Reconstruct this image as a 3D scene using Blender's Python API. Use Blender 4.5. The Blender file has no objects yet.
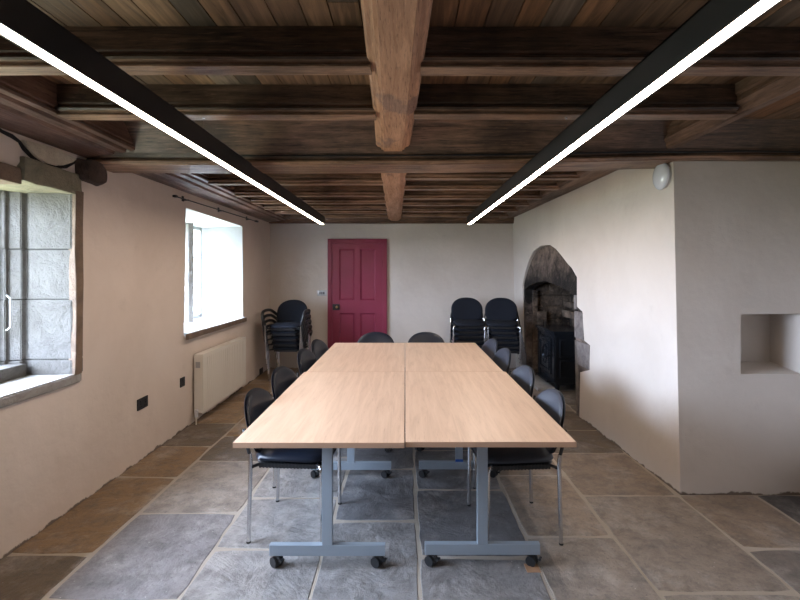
import bpy, bmesh, math, random
from mathutils import Vector, Matrix, noise
random.seed(11)
PI = math.pi
SC = bpy.context.scene
COL = SC.collection

# ------------------------------------------------------------------ camera, sky, window light, exposure
cam_d = bpy.data.cameras.new('camera'); cam = bpy.data.objects.new('camera', cam_d); COL.objects.link(cam)
cam.location = (0, 0, 1.525); cam.rotation_euler = (PI/2, 0, 0)
cam_d.sensor_width = 36; cam_d.lens = 36*473/800
cam_d.shift_x = -0.00625; cam_d.shift_y = -0.035
cam_d.clip_start = 0.02
SC.camera = cam
SC.view_settings.view_transform = 'Standard'; SC.view_settings.look = 'None'
SC.view_settings.exposure = 1.2; SC.view_settings.gamma = 1; SC.view_settings.use_curve_mapping = False

SKY = 30.0; STRIP = 20.0
w = bpy.data.worlds.new('overcast_sky'); SC.world = w; w.use_nodes = True
nt = w.node_tree; nt.nodes.clear()
o_ = nt.nodes.new('ShaderNodeOutputWorld'); bg = nt.nodes.new('ShaderNodeBackground')
tc = nt.nodes.new('ShaderNodeTexCoord'); sp = nt.nodes.new('ShaderNodeSeparateXYZ'); cr = nt.nodes.new('ShaderNodeValToRGB')
mr = nt.nodes.new('ShaderNodeMapRange'); mr.inputs[1].default_value = -1; mr.inputs[2].default_value = 1
nt.links.new(tc.outputs['Generated'], sp.inputs[0]); nt.links.new(sp.outputs[2], mr.inputs[0]); nt.links.new(mr.outputs[0], cr.inputs[0])
e = cr.color_ramp.elements
e[0].position = 0.46; e[0].color = (.16, .18, .14, 1); e[1].position = 0.53; e[1].color = (.64, .77, 1.0, 1)
nt.links.new(cr.outputs[0], bg.inputs[0]); bg.inputs[1].default_value = SKY; nt.links.new(bg.outputs[0], o_.inputs[0])
def portal(y0, y1, z0, z1, x=-2.72):
    d = bpy.data.lights.new('window_daylight', 'AREA'); d.shape = 'RECTANGLE'; d.size = z1-z0; d.size_y = y1-y0
    d.cycles.is_portal = True
    o = bpy.data.objects.new('window_daylight', d); o.location = (x, (y0+y1)/2, (z0+z1)/2); o.rotation_euler = (0, -PI/2, 0)
    COL.objects.link(o)
portal(1.0, 3.1, .85, 2.15); portal(4.8, 6.1, .9, 2.15)

# ------------------------------------------------------------------ helpers
class MB:
    def __init__(s): s.bm = bmesh.new()
    def face(s, pts):
        return s.bm.faces.new([s.bm.verts.new(p) for p in pts])
    def box(s, x0, x1, y0, y1, z0, z1, bev=0, M=None):
        b = bmesh.new(); bmesh.ops.create_cube(b, size=1)
        for v in b.verts: v.co = Vector(((x0+x1)/2+v.co.x*(x1-x0), (y0+y1)/2+v.co.y*(y1-y0), (z0+z1)/2+v.co.z*(z1-z0)))
        if bev: bmesh.ops.bevel(b, geom=b.edges[:], offset=bev, segments=2, affect='EDGES', profile=.7)
        s.join(b, M); return s
    def join(s, b, M=None):
        if M is not None: bmesh.ops.transform(b, matrix=M, verts=b.verts)
        me = bpy.data.meshes.new('t'); b.to_mesh(me); b.free(); s.bm.from_mesh(me); bpy.data.meshes.remove(me); return s
    def prism(s, poly, z0, z1, M=None, bev=0):
        b = bmesh.new()
        lo = [b.verts.new((p[0], p[1], z0)) for p in poly]; hi = [b.verts.new((p[0], p[1], z1)) for p in poly]
        n = len(poly); b.faces.new(lo); b.faces.new(hi)
        for i in range(n): b.faces.new((lo[i], lo[(i+1) % n], hi[(i+1) % n], hi[i]))
        bmesh.ops.recalc_face_normals(b, faces=b.faces)
        if bev: bmesh.ops.bevel(b, geom=b.edges[:], offset=bev, segments=2, affect='EDGES')
        s.join(b, M); return s
    def cyl(s, p0, p1, r, seg=16, r2=None):
        p0 = Vector(p0); p1 = Vector(p1); d = p1-p0
        b = bmesh.new(); bmesh.ops.create_cone(b, cap_ends=True, segments=seg, radius1=r, radius2=r if r2 is None else r2, depth=d.length)
        s.join(b, Matrix.Translation((p0+p1)/2) @ d.to_track_quat('Z', 'Y').to_matrix().to_4x4()); return s
    def sphere(s, c, r, sx=1, sy=1, sz=1, seg=20):
        b = bmesh.new(); bmesh.ops.create_uvsphere(b, u_segments=seg, v_segments=seg//2, radius=r)
        s.join(b, Matrix.Translation(c) @ Matrix.Diagonal((sx, sy, sz, 1))); return s
    def tube(s, pts, r, seg=10, rc=0.0):
        pts = [Vector(p) for p in pts]
        if rc:
            q = [pts[0]]
            for i in range(1, len(pts)-1):
                a, b_, c = pts[i-1], pts[i], pts[i+1]
                u = (a-b_).normalized(); v = (c-b_).normalized()
                k = min(rc, (a-b_).length*.49, (c-b_).length*.49)
                for t in (0, .25, .5, .75, 1):
                    q.append((b_+u*k)*(1-t)**2 + b_*2*t*(1-t) + (b_+v*k)*t*t)
            q.append(pts[-1]); pts = q
        rings = []; up = None
        for i, p in enumerate(pts):
            d = (pts[min(i+1, len(pts)-1)]-pts[max(i-1, 0)]).normalized()
            if up is None: up = d.orthogonal().normalized()
            up = (up-d*up.dot(d)).normalized(); sd = d.cross(up)
            rings.append([s.bm.verts.new(p+(up*math.cos(2*PI*k/seg)+sd*math.sin(2*PI*k/seg))*r) for k in range(seg)])
        for a, b_ in zip(rings, rings[1:]):
            for k in range(seg): s.bm.faces.new((a[k], a[(k+1) % seg], b_[(k+1) % seg], b_[k]))
        s.bm.faces.new(rings[0][::-1]); s.bm.faces.new(rings[-1]); return s
    def bar(s, prof, axis, a0, a1, skew=0, steps=1):
        """closed profile (u,z) extruded along X or Y with a slow sag of old timber"""
        rings = []
        for i in range(steps+1):
            t = i/steps; a = a0+(a1-a0)*t; k = skew*t
            rings.append([s.bm.verts.new((a, u+k, z) if axis == 'X' else (u+k, a, z)) for u, z in prof])
        n = len(prof)
        for A, B in zip(rings, rings[1:]):
            for j in range(n): s.bm.faces.new((A[j], A[(j+1) % n], B[(j+1) % n], B[j]))
        s.bm.faces.new(rings[0]); s.bm.faces.new(rings[-1][::-1]); return s
    def pad(s, outline, t1, t2, fmap, seg=40, rings=7, ex=2.6):
        """cushion: outline(angle)->(a,b), thickness t1 up / t2 down, fmap(a,b,h)->point"""
        def ring(r, sg):
            h = (1-r**ex)**.5*(t1 if sg > 0 else -t2) if r < 1 else 0
            return [s.bm.verts.new(fmap(r*outline(2*PI*k/seg)[0], r*outline(2*PI*k/seg)[1], h)) for k in range(seg)]
        R = [(1-(1-i/rings)**1.8) for i in range(1, rings+1)]; R[-1] = 1
        edge = ring(1, 1)
        for sg in (1, -1):
            c = s.bm.verts.new(fmap(0, 0, t1 if sg > 0 else -t2)); prev = None
            for r in R:
                cur = edge if r == 1 else ring(r, sg)
                for k in range(seg):
                    k2 = (k+1) % seg
                    if prev is None: s.bm.faces.new((c, cur[k], cur[k2]))
                    else: s.bm.faces.new((prev[k], cur[k], cur[k2], prev[k2]))
                prev = cur
        return s
    def build(s, name, mat, parent=None, smooth=False, ang=40, bev=0):
        bmesh.ops.recalc_face_normals(s.bm, faces=s.bm.faces)
        me = bpy.data.meshes.new(name); s.bm.to_mesh(me); s.bm.free()
        if mat: me.materials.append(mat)
        o = bpy.data.objects.new(name, me); COL.objects.link(o)
        if parent: o.parent = parent
        if smooth:
            for p in me.polygons: p.use_smooth = True
            try: me.set_sharp_from_angle(angle=math.radians(ang))
            except Exception: pass
        if bev:
            m = o.modifiers.new('bevel', 'BEVEL'); m.width = bev; m.segments = 2; m.limit_method = 'ANGLE'
        return o
def empty(name, loc=(0, 0, 0), rz=0):
    o = bpy.data.objects.new(name, None); COL.objects.link(o); o.location = loc; o.rotation_euler = (0, 0, rz); return o
def tag(o, label, cat, group=None, kind=None):
    if label: o['label'] = label
    if cat: o['category'] = cat
    if group: o['group'] = group
    if kind: o['kind'] = kind
    return o
def struct(o): o['kind'] = 'structure'; return o
def kids(o): return [c for c in bpy.data.objects if c.parent == o]
def copy_tree(o, parent=None):
    c = o.copy(); COL.objects.link(c); c.parent = parent
    for ch in kids(o): copy_tree(ch, c)
    return c
def second_material(o, m, zmax):
    o.data.materials.append(m)
    for p in o.data.polygons:
        if p.center.z < zmax: p.material_index = 1
def displace(o, amt, scale, seed=0, cuts=0):
    me = o.data; bm = bmesh.new(); bm.from_mesh(me)
    if cuts: bmesh.ops.subdivide_edges(bm, edges=bm.edges[:], cuts=cuts, use_grid_fill=True)
    bmesh.ops.remove_doubles(bm, verts=bm.verts, dist=1e-5)
    for v in bm.verts:
        q = v.co*scale+Vector((seed+.37, seed*2.3+.71, .53))
        v.co += Vector((noise.noise(q), noise.noise(q+Vector((17.3, 5.1, 9.7))), noise.noise(q+Vector((-8.9, 23.7, 3.3)))))*amt
    bm.to_mesh(me); bm.free()

# ------------------------------------------------------------------ materials
def mat(name, col, rough=.6, metal=0, spec=.5, coat=0):
    m = bpy.data.materials.new(name); m.use_nodes = True
    b = m.node_tree.nodes['Principled BSDF']
    b.inputs['Base Color'].default_value = (*col, 1); b.inputs['Roughness'].default_value = rough
    b.inputs['Metallic'].default_value = metal; b.inputs['Specular IOR Level'].default_value = spec
    if coat: b.inputs['Coat Weight'].default_value = coat
    return m
class N:
    def __init__(s, m): s.t = m.node_tree; s.b = s.t.nodes['Principled BSDF']; s.co = s.t.nodes.new('ShaderNodeTexCoord')
    def map(s, scale=(1, 1, 1), src='Object', loc=(0, 0, 0)):
        n = s.t.nodes.new('ShaderNodeMapping'); n.inputs['Scale'].default_value = scale; n.inputs['Location'].default_value = loc
        s.t.links.new(s.co.outputs[src], n.inputs[0]); return n.outputs[0]
    def noise(s, v, scale, detail=4, rough=.55, dist=0):
        n = s.t.nodes.new('ShaderNodeTexNoise'); n.inputs['Scale'].default_value = scale; n.inputs['Detail'].default_value = detail
        n.inputs['Roughness'].default_value = rough; n.inputs['Distortion'].default_value = dist
        s.t.links.new(v, n.inputs['Vector']); return n.outputs[0]
    def vor(s, v, scale, feat='F1'):
        n = s.t.nodes.new('ShaderNodeTexVoronoi'); n.feature = feat; n.inputs['Scale'].default_value = scale
        s.t.links.new(v, n.inputs['Vector']); return n.outputs[0]
    def ramp(s, f, stops):
        n = s.t.nodes.new('ShaderNodeValToRGB'); e = n.color_ramp.elements
        while len(e) < len(stops): e.new(.5)
        for i, (p, c) in enumerate(stops):
            e[i].position = p; e[i].color = (*c, 1) if len(c) == 3 else c
        s.t.links.new(f, n.inputs[0]); return n.outputs[0]
    def mix(s, a, b, f, mode='MIX'):
        n = s.t.nodes.new('ShaderNodeMix'); n.data_type = 'RGBA'; n.blend_type = mode
        for sock, v in ((n.inputs[0], f), (n.inputs[6], a), (n.inputs[7], b)):
            if isinstance(v, (int, float)): sock.default_value = v
            elif isinstance(v, tuple): sock.default_value = (*v, 1)
            else: s.t.links.new(v, sock)
        return n.outputs[2]
    def bump(s, h, strength, dist, prev=None):
        n = s.t.nodes.new('ShaderNodeBump'); n.inputs['Strength'].default_value = strength; n.inputs['Distance'].default_value = dist
        s.t.links.new(h, n.inputs['Height'])
        if prev: s.t.links.new(prev, n.inputs['Normal'])
        return n.outputs[0]
    def col(s, c): s.t.links.new(c, s.b.inputs['Base Color'])
    def nrm(s, c): s.t.links.new(c, s.b.inputs['Normal'])
    def rgh(s, c): s.t.links.new(c, s.b.inputs['Roughness'])
    def attr(s, name):
        n = s.t.nodes.new('ShaderNodeAttribute'); n.attribute_name = name; return n.outputs[0]
def g(v): return (v, v, v)

def plaster(name, a, b, foot=True):
    m = mat(name, a, .9, spec=.2); n = N(m)
    v = n.map()
    f = n.noise(v, 1.3, 5, .6, .4); c = n.mix(a, b, n.ramp(f, [(.35, g(0)), (.65, g(1))]))
    st = n.ramp(n.noise(v, 6, 6, .7), [(.60, g(0)), (.78, g(1))])
    c = n.mix(c, tuple(x*.82 for x in b), n.mix(g(0), st, .35))
    sz = n.t.nodes.new('ShaderNodeSeparateXYZ'); n.t.links.new(v, sz.inputs[0])
    ad = n.t.nodes.new('ShaderNodeMath'); ad.operation = 'MULTIPLY_ADD'; n.t.links.new(n.noise(v, 5, 6, .7), ad.inputs[0]); ad.inputs[1].default_value = -.11; n.t.links.new(sz.outputs[2], ad.inputs[2])
    ad2 = n.t.nodes.new('ShaderNodeMath'); ad2.inputs[1].default_value = .050; n.t.links.new(ad.outputs[0], ad2.inputs[0]); ad = ad2
    if foot: c = n.mix(c, (.10, .07, .05), n.ramp(ad.outputs[0], [(0, g(.85)), (.008, g(0))]))
    n.col(c)
    h1 = n.bump(n.noise(v, 2.2, 3, .5), .6, .03); h2 = n.bump(n.noise(v, 22, 6, .65), .45, .006, h1)
    n.nrm(n.bump(n.noise(v, 120, 3), .25, .002, h2)); return m
M_WALL = plaster('lime_plaster', (.73, .635, .56), (.67, .575, .50))
M_WALLR = plaster('grey_lime_plaster', (.65, .595, .545), (.59, .535, .485))

M_REV = plaster('brightened_plaster', (.74, .76, .76), (.70, .72, .72), False)  # whiter than the wall, putting extra brightness into the far reveal and sill

def wood(name, dark, light, axis='X', dense=1.0, rough=.55, stain=None):
    m = mat(name, light, rough, spec=.32); n = N(m)
    sc = {'X': (.7, 9, 9), 'Y': (9, .7, 9), 'Z': (9, 9, .7)}[axis]
    v = n.map(sc); f = n.noise(v, 3*dense, 8, .68, .6)
    c = n.ramp(f, [(.28, dark), (.5, tuple((p+q)/2 for p, q in zip(dark, light))), (.72, light)])
    v2 = n.map((.8, .8, .8)); f2 = n.ramp(n.noise(v2, 2.5, 4, .6), [(.42, g(0)), (.62, g(1))] if not stain else [(.60, g(0)), (.64, g(1))])
    c = n.mix(c, stain or tuple(x*.45 for x in dark), n.mix(g(0), f2, .6))
    f4 = n.noise(n.map(tuple(q*4.5 for q in sc)), 3, 6, .7, .3)
    c = n.mix(c, tuple(x*.35 for x in dark), n.ramp(f4, [(.34, g(.75)), (.46, g(0))]))
    c = n.mix(c, tuple(min(1, x*1.5) for x in light), n.ramp(f4, [(.58, g(0)), (.70, g(.45))])); n.col(c)
    n.nrm(n.bump(f4, .5, .003, n.bump(f, .5, .008))); n.rgh(n.ramp(f, [(.3, g(rough+.15)), (.7, g(rough-.1))])); return m
M_JOIST = wood('smoked_oak', (.020, .014, .011), (.20, .12, .08), 'X', rough=.36)
M_JOISTR = wood('rear_smoked_oak', (.045, .028, .02), (.28, .16, .105), 'X', rough=.36)
M_CROSS = wood('dark_oak_beam', (.022, .015, .011), (.22, .13, .085), 'X', rough=.36)
M_LONG = wood('bare_oak_beam', (.27, .14, .085), (.52, .30, .185), 'Y', stain=(.12, .085, .085))
M_EDGEOAK = wood('lightened_oak_moulding', (.09, .052, .034), (.42, .25, .16), 'X', rough=.42)  # same oak lightened, putting the brightness of the undersides into the colour
M_PLATE = wood('red_brown_oak', (.075, .042, .03), (.26, .15, .11), 'Y', rough=.4)
M_PLATER = wood('aged_oak', (.07, .042, .028), (.28, .17, .115), 'Y', rough=.6)

M_BOARD = mat('ceiling_boards', (.2, .13, .08), .7, spec=.3)
n = N(M_BOARD); v = n.map((9, .6, 9)); f = n.noise(v, 3, 7, .65, .5)
c = n.mix(n.attr('tone'), (.03, .02, .014), n.ramp(f, [(.40, g(.7)), (.66, g(0))])); n.col(c); n.nrm(n.bump(f, .5, .005))

M_SLAB = mat('worn_flagstone', (.3, .27, .24), .55, spec=.35)
n = N(M_SLAB); v = n.map()
base = n.attr('tone')
f = n.noise(v, 2.6, 10, .74, .15)
c = n.mix(base, n.mix(base, (.50, .47, .44), .8), n.ramp(f, [(.5, g(0)), (.72, g(.75))]))
f2 = n.noise(v, 7, 10, .8, .2); c = n.mix(c, n.mix(c, (.05, .045, .045), .75), n.ramp(f2, [(.34, g(.9)), (.56, g(0))]))
f3 = n.noise(v, 45, 4, .6); c = n.mix(c, (.09, .085, .085), n.ramp(f3, [(.60, g(0)), (.70, g(.55))]))
f5 = n.vor(v, 13); c = n.mix(c, (.62, .60, .56), n.ramp(f5, [(.03, g(.5)), (.055, g(0))]))
n.col(c)
h = n.bump(n.noise(v, 3.2, 6, .6, .8), .7, .05); h = n.bump(f2, .55, .015, h); n.nrm(n.bump(f3, .3, .003, h))
n.rgh(n.ramp(f2, [(.3, g(.42)), (.7, g(.72))]))

def stone(name, a, b, sc=1, soot=0):
    m = mat(name, a, .85, spec=.25); n = N(m); v = n.map()
    f = n.noise(v, 6*sc, 7, .7, .4); c = n.mix(a, b, n.ramp(f, [(.35, g(0)), (.65, g(1))]))
    f2 = n.vor(v, 60*sc); c = n.mix(c, tuple(x*.55 for x in b), n.ramp(f2, [(.10, g(.35)), (.28, g(0))]))
    n.col(c); h = n.bump(f, .9, .03); n.nrm(n.bump(n.noise(v, 35*sc, 5, .7), .5, .01, h)); return m
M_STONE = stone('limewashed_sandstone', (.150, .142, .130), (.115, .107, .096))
M_STONEB = stone('brown_sandstone', (.25, .18, .13), (.16, .12, .095))
M_SILL = stone('grey_sill_stone', (.40, .385, .36), (.30, .28, .26))
M_LINT = stone('mossy_sandstone', (.33, .29, .21), (.20, .19, .14))
M_CHIP = stone('dark_broken_stone', (.10, .065, .05), (.04, .03, .025))

def sooty(name, pale, dark, cours=True):
    m = mat(name, pale, .9, spec=.2); n = N(m); v = n.map()
    f = n.noise(v, 1.9, 6, .7, .3); c = n.mix(dark, pale, n.ramp(f, [(.40, g(0)), (.66, g(1))]))
    f2 = n.noise(v, 18, 7, .75, .5); c = n.mix(c, tuple(min(1, x*1.9) for x in pale), n.ramp(f2, [(.55, g(0)), (.72, g(.55))]))
    c = n.mix(c, tuple(x*.3 for x in dark), n.ramp(f2, [(.3, g(.8)), (.45, g(0))]))
    if not cours:
        sz = n.t.nodes.new('ShaderNodeSeparateXYZ'); n.t.links.new(v, sz.inputs[0])
        ad = n.t.nodes.new('ShaderNodeMath'); ad.operation = 'MULTIPLY_ADD'; n.t.links.new(n.noise(v, 7, 6, .7), ad.inputs[0]); ad.inputs[1].default_value = .35; n.t.links.new(sz.outputs[2], ad.inputs[2])
        mk = n.t.nodes.new('ShaderNodeMapRange'); mk.inputs[1].default_value = 1.25; mk.inputs[2].default_value = 2.1; n.t.links.new(ad.outputs[0], mk.inputs[0])
        c = n.mix(c, (.012, .011, .011), n.ramp(mk.outputs[0], [(.0, g(.0)), (.06, g(.9)), (.36, g(.85)), (.62, g(0))]))
    n.col(c)
    h = n.bump(f2, .9, .02)
    if cours:
        sw = n.t.nodes.new('ShaderNodeMapping'); sw.inputs['Rotation'].default_value = (PI/2, 0, PI/2); n.t.links.new(n.co.outputs['Object'], sw.inputs[0])
        cb = n.t.nodes.new('ShaderNodeSeparateXYZ'); n.t.links.new(n.co.outputs['Object'], cb.inputs[0])
        ad = n.t.nodes.new('ShaderNodeMath'); n.t.links.new(cb.outputs[0], ad.inputs[0]); n.t.links.new(cb.outputs[1], ad.inputs[1])
        cc = n.t.nodes.new('ShaderNodeCombineXYZ'); n.t.links.new(ad.outputs[0], cc.inputs[0]); n.t.links.new(cb.outputs[2], cc.inputs[1])
        br = n.t.nodes.new('ShaderNodeTexBrick'); n.t.links.new(cc.outputs[0], br.inputs[0])
        br.inputs['Scale'].default_value = 1; br.inputs['Brick Width'].default_value = .42; br.inputs['Row Height'].default_value = .17
        br.inputs['Mortar Size'].default_value = .012; br.inputs['Mortar Smooth'].default_value = .6
        h = n.bump(br.outputs['Fac'], 1, -.03, h)
    n.nrm(h); return m
M_HOOD = sooty('soot_stained_stone', (.24, .185, .155), (.022, .019, .018), False)
M_HEARTH = sooty('blackened_courses', (.26, .19, .14), (.03, .025, .022))
M_JAMB = stone('pitted_grey_stone', (.27, .24, .225), (.12, .105, .105), 1.3)

M_TABLE = mat('beech_laminate', (.55, .35, .23), .38, spec=.45)
n = N(M_TABLE); v = n.map((9, .6, 9)); f = n.noise(v, 3.2, 7, .62, .7)
c = n.ramp(f, [(.30, (.52, .36, .25)), (.5, (.60, .425, .30)), (.70, (.65, .47, .34))])
f2 = n.noise(n.map((60, 3.5, 60)), 3, 3); c = n.mix(c, (.33, .19, .115), n.ramp(f2, [(.60, g(0)), (.72, g(.35))])); n.col(c)
n.rgh(n.ramp(f, [(.3, g(.42)), (.7, g(.34))]))
M_EDGE = mat('beech_edging', (.47, .30, .20), .5)
M_STEEL = mat('silver_grey_paint', (.34, .40, .46), .42, .25)
M_CHROME = mat('chrome', (.72, .73, .75), .17, 1)
M_VINYL = mat('black_vinyl', (.008, .012, .022), .33, spec=.42)
n = N(M_VINYL); n.nrm(n.bump(n.noise(n.map(), 160, 3), .25, .001))
M_FABRIC = mat('black_woven_fabric', (.006, .009, .017), .85, spec=.3)
n = N(M_FABRIC); n.nrm(n.bump(n.noise(n.map(), 240, 2), .4, .001))
M_LITVINYL = mat('window_lit_black_vinyl', (.026, .031, .044), .45, spec=.5)  # black vinyl again, greyed: window light put into the right-hand chairs' colour
n = N(M_LITVINYL); n.nrm(n.bump(n.noise(n.map(), 160, 3), .25, .001))
M_PLAST = mat('black_plastic', (.012, .013, .015), .45)
M_RUB = mat('black_rubber', (.02, .02, .02), .7)
M_BLACK = mat('black_powder_coat', (.010, .010, .012), .45)
M_DOOR = mat('claret_gloss_paint', (.27, .026, .072), .42, spec=.5)
n = N(M_DOOR); f = n.noise(n.map(), 5, 5); n.col(n.mix((.27, .026, .072), (.20, .020, .045), f)); n.nrm(n.bump(n.noise(n.map((30, 30, 3)), 3, 3), .15, .002))
M_BRASS = mat('aged_brass', (.55, .38, .16), .3, 1)
M_RAD = mat('cream_enamel', (.78, .74, .67), .4)
M_WHITEP = mat('white_plastic', (.70, .70, .72), .3)
M_GLASSW = mat('pearl_glass', (.66, .70, .80), .12, spec=.8, coat=.6)
M_IRON = mat('black_cast_iron', (.045, .056, .075), .26, .8, spec=.6)
n = N(M_IRON); n.nrm(n.bump(n.noise(n.map(), 70, 4), .3, .002))
M_WINF = mat('grey_window_paint', (.5, .52, .52), .5)
M_DARKF = mat('dark_steel_casement', (.03, .035, .045), .45)
M_PLATEM = mat('brushed_steel_plate', (.45, .45, .46), .35, .9)
M_CRACK = mat('dark_crack', (.012, .010, .010), .95)
M_CARD = mat('tan_wood_shim', (.35, .20, .11), .8)
M_BLUE = mat('blue_plastic', (.02, .10, .45), .4)
M_LED = bpy.data.materials.new('led_diffuser'); M_LED.use_nodes = True
t = M_LED.node_tree; t.nodes.clear(); em = t.nodes.new('ShaderNodeEmission'); em.inputs[0].default_value = (1, .82, .67, 1); em.inputs[1].default_value = STRIP
t.links.new(em.outputs[0], t.nodes.new('ShaderNodeOutputMaterial').inputs[0])
M_PANE = bpy.data.materials.new('window_glass'); M_PANE.use_nodes = True
t = M_PANE.node_tree; t.nodes.clear(); ou = t.nodes.new('ShaderNodeOutputMaterial'); mx = t.nodes.new('ShaderNodeMixShader')
tr = t.nodes.new('ShaderNodeBsdfTransparent'); gl = t.nodes.new('ShaderNodeBsdfGlossy'); gl.inputs['Roughness'].default_value = .02
mx.inputs[0].default_value = .07; t.links.new(tr.outputs[0], mx.inputs[1]); t.links.new(gl.outputs[0], mx.inputs[2]); t.links.new(mx.outputs[0], ou.inputs[0])

# ------------------------------------------------------------------ floor of flagstones
def tone_mesh(bm): return bm.loops.layers.float_color.new('tone')
WL, WR2, YB, YR = -2.14, 2.72, 7.5, -2.6
M_GROUT = plaster('sandy_grout', (.44, .39, .335), (.36, .31, .25), False)
fb = bmesh.new(); lay = tone_mesh(fb)
def slab(x0, x1, y0, y1, colr):
    gap = .009
    x0 += gap; x1 -= gap; y0 += gap; y1 -= gap
    cs = [(x0, y0), (x1, y0), (x1, y1), (x0, y1)]
    cs = [(x+random.uniform(-.006, .006), y+random.uniform(-.008, .008)) for x, y in cs]
    pts = []
    for i in range(4):
        a, b = Vector(cs[i]), Vector(cs[(i+1) % 4]); L = (b-a).length; k = max(2, int(L/.09)); nn = Vector((-(b-a).y, (b-a).x)).normalized()
        for j in range(k):
            p = a+(b-a)*(j/k)
            if j: p = p+nn*noise.noise(Vector((p.x*9, p.y*9, i)))*.009
            else:
                ctr = Vector(((x0+x1)/2, (y0+y1)/2)); p = p+(ctr-p).normalized()*.012
            pts.append(p)
    ctr = Vector(((x0+x1)/2, (y0+y1)/2)); tilt = random.uniform(-.0008, 0)
    top = [fb.verts.new((p.x+(ctr.x-p.x)*.012, p.y+(ctr.y-p.y)*.012, tilt)) for p in pts]
    mid = [fb.verts.new((p.x, p.y, -.004)) for p in pts]; bot = [fb.verts.new((p.x, p.y, -.03)) for p in pts]
    fs = [fb.faces.new(top)]
    for A, B in ((top, mid), (mid, bot)):
        for i in range(len(pts)): fs.append(fb.faces.new((A[i], B[i], B[(i+1) % len(pts)], A[(i+1) % len(pts)])))
    for f_ in fs:
        f_.material_index = 0
        for l in f_.loops: l[lay] = (*colr, 1)
BR = (.29, .195, .115); BR2 = (.16, .125, .092); BG = (.30, .255, .215); GR = (.30, .285, .275); DG = (.165, .165, .172); TB = (.285, .225, .175)  # DG is lowered to carry the shade under the tables in the slab colour
rows = [
 (-2.16, -1.69, [YR, -1.5, -.5, .5, 1.6, 2.55, 3.52, 4.145, 4.78, 5.55, 6.5, 7.52], {4: BR2, 5: BR, 6: BR, 7: BR2, 8: BR}, BR),
 (-1.69, -1.055, [YR, -1.7, -.7, .3, 1.3, 2.2, 2.99, 3.82, 4.4, 5.2, 6.0, 6.8, 7.52], {4: GR, 5: (.24, .225, .225), 6: BG, 7: BR2, 8: BR}, BR),
 (-1.055, -.443, [YR, -1.4, -.2, .8, 1.8, 2.604, 3.19, 3.9, 4.7, 5.5, 6.3, 7.52], {4: GR, 5: GR, 6: GR, 7: DG}, GR),
 (-.443, .072, [YR, -1.6, -.6, .3, 1.2, 2.06, 2.897, 3.66, 4.5, 5.4, 6.3, 7.52], {5: (.27, .26, .255), 6: DG, 7: DG}, DG),
 (.072, .693, [YR, -1.3, -.2, .7, 1.6, 2.531, 3.309, 4.05, 4.9, 5.8, 6.7, 7.52], {4: (.22, .21, .205), 5: DG, 6: DG}, DG),
 (.693, 1.203, [YR, -1.5, -.5, .4, 1.4, 2.732, 3.55, 3.99, 4.565, 5.3, 6.1, 6.8, 7.52], {4: BG, 5: TB, 6: TB}, TB),
 (1.203, 1.865, [YR, -1.8, -.8, .2, 1.2, 2.247, 3.224, 3.99, 4.565, 5.2, 6.0, 6.8, 7.52], {4: BG, 5: (.275, .23, .19), 6: TB, 7: BR2, 8: BR2}, TB),
 (1.865, 2.39, [YR, -1.6, -.6, .5, 1.5, 2.61, 3.24], {4: (.21, .185, .165), 5: TB}, TB),
 (2.39, 2.74, [YR, -1.2, 0, 1.1, 2.2, 3.24], {4: (.07, .068, .07)}, DG),
 (1.865, 2.46, [4.75, 5.4, 6.1, 7.3], {}, BR2)]
for x0, x1, ys, cols, dflt in rows:
    for i, (a, b) in enumerate(zip(ys, ys[1:])):
        c = cols.get(i, dflt); k = random.uniform(.92, 1.08); slab(x0, x1, a, b, tuple(q*k for q in c))
f_ = fb.faces.new([fb.verts.new(p) for p in ((-2.3, YR-.1, -.0035), (2.9, YR-.1, -.0035), (2.9, 7.7, -.0035), (-2.3, 7.7, -.0035))]); f_.material_index = 1
me = bpy.data.meshes.new('floor'); fb.to_mesh(me); fb.free(); me.materials.append(M_SLAB); me.materials.append(M_GROUT)
floor = bpy.data.objects.new('floor', me); COL.objects.link(floor); struct(floor)

# ------------------------------------------------------------------ ceiling of boards
cb = bmesh.new(); lay = tone_mesh(cb)
x = -2.3
while x < 2.9:
    wd = random.uniform(.10, .145); y = YR-.1
    while y < 7.6:
        L = random.uniform(1.8, 3.2); k = random.uniform(.45, 1.15); r = random.random()
        tc_ = tuple(q*k for q in ((.29, .165, .09) if r < .55 else (.20, .14, .095) if r < .75 else (.36, .175, .08)))
        y1 = min(y+L, 7.65)
        b = bmesh.new(); bmesh.ops.create_cube(b, size=1)
        for v_ in b.verts: v_.co = Vector((x+wd/2+v_.co.x*(wd-.005), (y+y1)/2+v_.co.y*(y1-y-.003), 2.503+v_.co.z*.025))
        vs = {v_: cb.verts.new(v_.co) for v_ in b.verts}
        for f0 in b.faces:
            nf = cb.faces.new([vs[q] for q in f0.verts])
            for l in nf.loops: l[lay] = (*tc_, 1)
        b.free(); y = y1
    x += wd
nf = cb.faces.new([cb.verts.new(p) for p in ((-2.4, YR-.2, 2.52), (2.95, YR-.2, 2.52), (2.95, 7.75, 2.52), (-2.4, 7.75, 2.52))])
for l in nf.loops: l[lay] = (.01, .008, .006, 1)
me = bpy.data.meshes.new('ceiling'); cb.to_mesh(me); cb.free(); me.materials.append(M_BOARD)
ceil = bpy.data.objects.new('ceiling', me); COL.objects.link(ceil); struct(ceil)

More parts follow.
